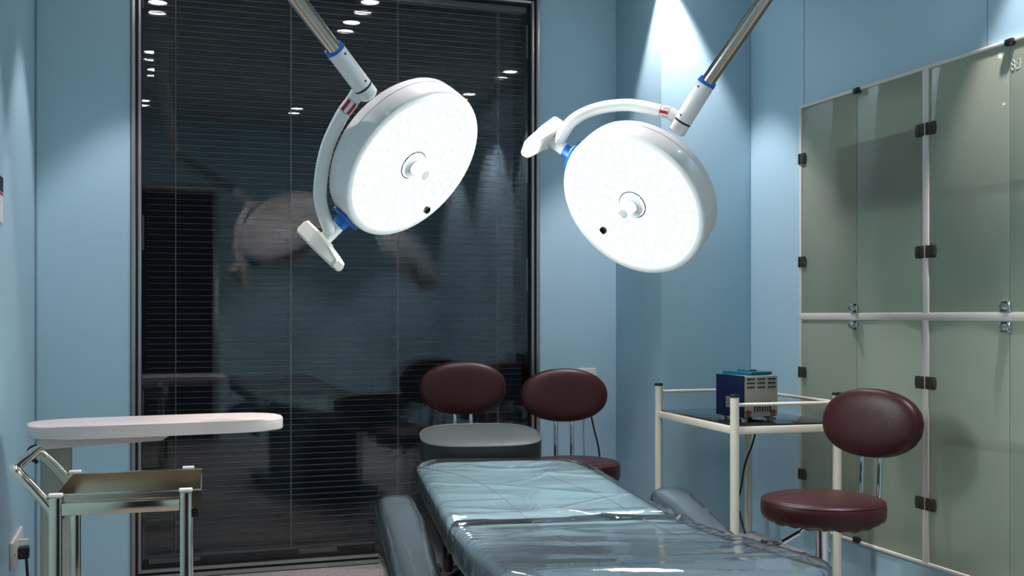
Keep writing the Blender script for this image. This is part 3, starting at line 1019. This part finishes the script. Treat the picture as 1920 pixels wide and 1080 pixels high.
dv = thing('steriliser_box', 'small navy and grey vented metal box standing on the smoked glass table', 'appliance', (2.01, 3.384, 0.682), math.radians(4))
DW, DD, DH, FT = 0.148, 0.168, 0.146, 0.018
MB().box((DW / 2, DD / 2, FT + DH / 2), (DW - 0.004, DD, DH), bevel=0.003).build('case', 'device_grey', dv)
MB().box((0.0, DD / 2, FT + DH / 2), (0.006, DD + 0.003, DH + 0.002), bevel=0.001).build('side_panel', 'device_blue', dv)
v = MB()
for i in range(3):
    for j in range(3):
        v.box((0.030 + 0.0445 * i, -0.0012, FT + DH - 0.011 - 0.0145 * j), (0.032, 0.004, 0.0046))
v.build('vent_slots', 'black', dv)
v = MB()
for i in range(7):
    v.box((0.046 + 0.0112 * i, -0.0012, FT + 0.036), (0.0042, 0.004, 0.034))
v.build('vent_slots', 'black', dv)
rs = MB()
for x in (0.020, 0.126):
    rs.prism([(x + 0.018 * math.cos(2 * PI * k / 14) * (0.7 + 0.3 * math.sin(k * 2.3)), 0.012 * math.sin(2 * PI * k / 14)) for k in range(14)], 0, 0.0012,
             Matrix.Translation((0, -0.0005, FT + 0.014)) @ Matrix.Rotation(PI / 2, 4, 'X'))
rs.build('rust_patch', 'rust', dv)
MB().box((-0.0035, 0.075, FT + 0.050), (0.002, 0.058, 0.040), bevel=0.0005).build('rating_plate', 'silver', dv)
for x, y in ((0.018, 0.02), (0.128, 0.02), (0.018, 0.148), (0.128, 0.148)):
    MB().cyl((x, y, 0), (x, y, FT + 0.002), 0.011, seg=18).build('foot', 'clip', dv)
MB().tube([(0.146, 0.14, 0.09), (0.160, 0.14, 0.08), (0.164, 0.13, 0.04), (0.160, 0.11, 0.012), (0.156, 0.08, 0.006), (0.158, 0.03, 0.006)], 0.0032, seg=8, n=6).build('power_cord', 'black', dv)

lid = MB()
lid.prism(rounded_rect(0.115, 0.15, 0.012), 0, 0.011, None, 0.002)
lid.prism(rounded_rect(0.05, 0.06, 0.01), 0.010, 0.017, None, 0.002)
lo = tag(lid.build('plastic_lid', 'teal'), 'flat teal plastic lid lying on top of the navy and grey box', 'lid')
lo.location = (2.084, 3.485, 0.682 + FT + DH + 0.0015)
lo.rotation_euler = (0, 0, math.radians(14))

gb = thing('grey_power_unit', 'upright grey metal box with a round grille on top standing under the glass table', 'appliance', (2.045, 3.32, 0), math.radians(-3.2))
MB().box((0, 0, 0.135), (0.14, 0.36, 0.27), bevel=0.003).build('case', 'grey_box', gb)
g = MB()
for r in (0.016, 0.026, 0.036):
    g.tube([(0.015 + r * math.cos(2 * PI * k / 32), -0.03 + r * math.sin(2 * PI * k / 32), 0.271) for k in range(32)], 0.002, seg=6, closed=True)
for sx in (-1, 1):
    g.cyl((0.015, -0.03 + sx * 0.055, 0.268), (0.015, -0.03 + sx * 0.055, 0.273), 0.004, seg=12)
g.build('fan_grille', 'black', gb)
pc = MB().tube([(2.345, 3.88, 0.665), (2.352, 3.86, 0.62), (2.335, 3.86, 0.545), (2.322, 3.90, 0.45), (2.318, 3.92, 0.36), (2.27, 3.88, 0.285), (2.18, 3.70, 0.302), (2.10, 3.55, 0.300), (2.06, 3.46, 0.276)], 0.0040, seg=8, n=8)
tag(pc.build('power_cable', 'black'), 'black cable hanging below the smoked glass table top', 'cable')

# ------------------------------------------------------------------ built-in glass cabinet
cab = thing('glass_cabinet', 'built-in wall cabinet with frosted green glass doors and white frame', 'cabinet', (WALL_R, CY1, CZ0))
X0 = WALL_R - 0.008
body = MB()
dx = 0.30
body.box((WALL_R + dx, (CY0 + CY1) / 2, (CZ0 + CZ1) / 2), (0.012, CY1 - CY0, CZ1 - CZ0))
for z in (CZ0 + 0.004, CZ1 - 0.004):
    body.box((WALL_R + dx / 2 + 0.01, (CY0 + CY1) / 2, z), (dx, CY1 - CY0, 0.006))
for y in (CY0 + 0.004, CY1 - 0.004, 3.007):
    body.box((WALL_R + dx / 2 + 0.012, y, (CZ0 + CZ1) / 2), (dx - 0.02, 0.010, CZ1 - CZ0 - 0.012))
body.build('carcass', 'inside', cab, world=True)
MIDZ = 1.057
fm = MB()
fx, fw = WALL_R - 0.004, 0.024
for y, w in ((CY1 - 0.006, 0.014), (3.007, 0.030), (CY0 + 0.006, 0.014)):
    fm.box((fx, y, (CZ0 + CZ1) / 2), (fw, w, CZ1 - CZ0), bevel=0.003)
for z, w in ((CZ0 + 0.005, 0.012), (MIDZ, 0.027), (CZ1 - 0.005, 0.012)):
    fm.box((fx - 0.0005, (CY0 + CY1) / 2, z), (fw, CY1 - CY0, w), bevel=0.003)
fm.build('frame', 'frame_white', cab, world=True)
for z in (1.468, 0.64):
    for ya, yb in ((CY0 + 0.015, 2.998), (3.016, CY1 - 0.015)):
        MB().box((WALL_R + 0.115, (ya + yb) / 2, z), (0.19, yb - ya, 0.008), bevel=0.001).build('shelf', 'shelf_glass', cab, world=True)
bays = ((3.022, 3.738), (2.28, 2.992))
rows = ((0.233, 1.043, (0.431, 0.836)), (1.070, 1.886, (1.274, 1.684)))
for bi, (ya, yb) in enumerate(bays):
    ym = (ya + yb) / 2
    for ri, (za, zb, hz) in enumerate(rows):
        for side in (0, 1):
            y0, y1 = (ym + 0.0015, yb) if side == 0 else (ya, ym - 0.0015)
            xoff = X0 - 0.0005
            d = MB().box((xoff, (y0 + y1) / 2, (za + zb) / 2), (0.006, y1 - y0, zb - za), bevel=0.0008).build('door', ('frosted', 'clear_back'), cab, world=True)
            for pg in d.data.polygons:
                if pg.normal.x > 0.9:
                    pg.material_index = 1
            yh = yb if side == 0 else ya
            s = -1 if side == 0 else 1
            for z in hz:
                h = MB()
                h.box((xoff - 0.006, yh + s * 0.016, z), (0.010, 0.030, 0.042), bevel=0.002)
                h.box((xoff - 0.008, yh - s * 0.004, z), (0.008, 0.012, 0.042), bevel=0.001)
                h.cyl((xoff - 0.006, yh + s * 0.031, z - 0.012), (xoff - 0.006, yh + s * 0.031, z + 0.012), 0.005, seg=14)
                for dz in (-0.012, 0.012):
                    h.cyl((xoff - 0.010, yh - s * 0.004, z + dz), (xoff - 0.0135, yh - s * 0.004, z + dz), 0.003, seg=10)
                h.build('hinge', 'hinge', d, world=True)
            if side == 0:
                zl = za + 0.018 if ri == 1 else zb - 0.018
                l = MB()
                l.box((xoff - 0.007, ym + 0.012, zl), (0.010, 0.042, 0.032), bevel=0.002)
                l.cyl((xoff - 0.010, ym + 0.006, zl), (xoff - 0.028, ym + 0.006, zl), 0.0105, seg=20, bevel=0.0015)
                l.cyl((xoff - 0.026, ym + 0.006, zl), (xoff - 0.032, ym + 0.006, zl), 0.0075, seg=20, bevel=0.001)
                l.build('lock', 'chrome', d, world=True)
    for z in (CZ0 + 0.014, CZ1 - 0.010):
        c = MB().box((X0 - 0.010, ym - 0.008, z), (0.018, 0.034, 0.022), bevel=0.005)
        c.build('catch', 'black_plastic', cab, world=True)
# etched maker's mark on the near upper door
et = MB()
ex = X0 - 0.0042
for z, r in ((1.822, 0.0068), (1.808, 0.0075)):
    et.tube([(ex, 2.621 + r * 0.85 * math.cos(2 * PI * k / 24), z + r * math.sin(2 * PI * k / 24)) for k in range(24)], 0.0014, seg=6, closed=True)
et.box((ex, 2.594, 1.816), (0.001, 0.0018, 0.030))
et.box((ex, 2.603, 1.802), (0.001, 0.012, 0.005))
et.box((ex, 2.606, 1.822), (0.001, 0.0014, 0.014))
et.box((ex, 2.601, 1.828), (0.001, 0.008, 0.0014))
et.build('etched_mark', 'etch', cab, world=True)
ct = MB().box((0, 0, 0.115), (0.16, 0.54, 0.23), bevel=0.006)
ct.box((0, 0, 0.231), (0.15, 0.50, 0.004))
cto = tag(ct.build('carton', 'carton'), 'dark brown box on the upper shelf behind the far frosted doors', 'box')
cto.location = (WALL_R + 0.115, 3.30, 1.4725)

# ------------------------------------------------------------------ tray stand at the left
bd = thing('tray_stand', 'ivory overbed tray with rounded ends on a beige column by the left wall', 'tray table', (0.045, 3.425, 0), math.radians(4.4))
outl = []
Lh, Wh = 0.362, 0.142
for k in range(40):
    a = 2 * PI * k / 40
    ca, sa = math.cos(a), math.sin(a)
    outl.append((Lh * math.copysign(abs(ca) ** 0.44, ca), Wh * math.copysign(abs(sa) ** 0.62, sa)))
MB().prism(outl, 0.714, 0.750, None, 0.005).build('tray_top', 'board', bd)
br = MB()
br.prism([(-0.335, 0.712), (0.03, 0.712), (0.0, 0.694), (-0.335, 0.682)], -0.075, 0.075, basis((1, 0, 0), (0, 0, 1), (0, -1, 0)), 0.003)
br.build('support_bracket', 'board', bd)
MB().box((-0.285, 0.02, 0.36), (0.085, 0.10, 0.66), bevel=0.012, seg=3).build('column', 'tray_pole', bd)
MB().box((-0.12, 0.02, 0.018), (0.44, 0.30, 0.036), bevel=0.01).build('base', 'tray_pole', bd)
MB().tube([(-0.32, -0.02, 0.69), (-0.352, -0.05, 0.685), (-0.356, -0.06, 0.665), (-0.335, -0.05, 0.645)], 0.006, seg=10, n=6).build('latch', 'black', bd)
MB().box((-0.20, 0.0, 0.7504), (0.006, 0.27, 0.0006)).build('tape_mark', 'stain', bd)

# ------------------------------------------------------------------ stainless instrument trolley
tr = thing('instrument_trolley', 'stainless steel instrument trolley with a bent tube handle at the left', 'trolley', (-0.0375, 2.845, 0), math.radians(-3))
PX, PY, PZ = 0.141, 0.192, 0.650
for x in (-PX, PX):
    for y in (-PY, PY):
        l = MB().box((x, y, PZ / 2), (0.026, 0.026, PZ), bevel=0.003).build('leg', 'steel', tr)
        MB().box((x, y, PZ + 0.004), (0.030, 0.022, 0.008), bevel=0.002).build('leg_cap', 'stain', l)
tray = MB()
tx0, tx1 = -PX - 0.010, PX + 0.035
tcx, tw = (tx0 + tx1) / 2, tx1 - tx0
tray.box((tcx, 0, 0.613), (tw, 2 * PY - 0.028, 0.004))
for y, s in ((PY - 0.015, 1), (-PY + 0.015, -1)):
    tray.box((tcx, y, 0.631), (tw, 0.0025, 0.040))
    tray.box((tcx, y, 0.652), (tw, 0.006, 0.004), bevel=0.001)
for x in (tx0 + 0.001, tx1 - 0.001):
    tray.box((x, 0, 0.628), (0.0025, 2 * PY - 0.030, 0.034))
tray.build('tray', 'steel', tr)
ap, ap2 = MB(), MB()
for y in (-PY - 0.0005, PY + 0.0005):
    ap.box((0, y, 0.622), (2 * PX - 0.026, 0.022, 0.028), bevel=0.003)
    ap2.box((0, y, 0.168), (2 * PX - 0.026, 0.022, 0.028), bevel=0.003)
for x in (-PX, PX):
    ap.box((x, 0, 0.600), (0.022, 2 * PY - 0.026, 0.020), bevel=0.003)
    ap2.box((x, 0, 0.168), (0.022, 2 * PY - 0.026, 0.028), bevel=0.003)
ap2.box((0, 0, 0.160), (2 * PX - 0.02, 2 * PY - 0.02, 0.004))
ap.build('rail_frame', 'steel', tr)
ap2.build('lower_shelf', 'steel', tr)
MB().box((PX + 0.020, PY * -0.62, 0.588), (0.016, 0.020, 0.020), bevel=0.002).build('corner_plug', 'black', tr)
hx = -PX
MB().tube([(hx - 0.002, -PY, 0.600), (hx - 0.012, -PY, 0.626), (hx - 0.05, -PY + 0.002, 0.674), (hx - 0.078, -PY + 0.008, 0.704), (hx - 0.088, -PY + 0.030, 0.716),
           (hx - 0.088, 0, 0.717), (hx - 0.088, PY - 0.030, 0.716), (hx - 0.078, PY - 0.008, 0.704), (hx - 0.05, PY - 0.002, 0.674), (hx - 0.012, PY, 0.626), (hx - 0.002, PY, 0.600)],
          0.0125, seg=18, n=8).build('handle', 'steel', tr)

# ------------------------------------------------------------------ sockets, notice, plugs
so = thing('wall_socket', 'white double socket plate low on the left wall beside the tray column', 'socket', (WALL_L, 3.90, 0.30))
MB().box((0.006, 0, 0), (0.012, 0.30, 0.088), bevel=0.004).build('plate', 'plate', so)
MB().cyl((0.012, -0.12, 0), (0.0135, -0.12, 0), 0.004, seg=12).build('screw', 'black', so)
MB().box((0.025, 0.02, 0.020), (0.03, 0.012, 0.006), bevel=0.001).build('clear_tab', 'etch', so)
pl = thing('power_plug', 'black plug with a hanging cord in the left wall socket', 'plug', (WALL_L + 0.012, 3.90, 0.285))
MB().box((0.017, -0.01, 0.0), (0.034, 0.045, 0.040), bevel=0.006).build('plug_body', 'black_plastic', pl)
MB().tube([(0.024, -0.01, -0.018), (0.026, -0.01, -0.05), (0.030, -0.01, -0.12), (0.035, -0.01, -0.27)], 0.0045, seg=8, n=6).build('cord', 'black', pl)
so2 = thing('wall_socket', 'white socket plate on the wall behind the stool by the window edge', 'socket', (1.918, WALL_Y, 0.777))
MB().box((0, -0.005, 0), (0.086, 0.010, 0.086), bevel=0.003).build('plate', 'plate', so2)
MB().box((0, -0.0105, 0), (0.030, 0.002, 0.050), bevel=0.001).build('socket_face', 'white', so2)
pl2 = thing('power_plug', 'black plug with a cord hanging behind the stool by the window edge', 'plug', (1.918, WALL_Y - 0.012, 0.765))
MB().box((0, -0.016, 0), (0.030, 0.032, 0.034), bevel=0.005).build('plug_body', 'black_plastic', pl2)
MB().tube([(0, -0.022, -0.015), (-0.01, -0.028, -0.08), (0.005, -0.05, -0.20), (0.028, -0.07, -0.34), (0.03, -0.05, -0.55), (0.02, -0.03, -0.762)], 0.0042, seg=8, n=6).build('cord', 'black', pl2)
no = thing('notice', 'black and white notice with a red line on the left wall', 'notice', (WALL_L, 3.33, 1.335))
MB().box((0.0015, 0, 0.0675), (0.003, 0.46, 0.135)).build('board', 'sticker', no)
MB().box((0.0034, 0, 0.113), (0.001, 0.46, 0.044)).build('header', 'black', no)
MB().box((0.0034, 0, 0.084), (0.001, 0.455, 0.006)).build('red_line', 'red', no)
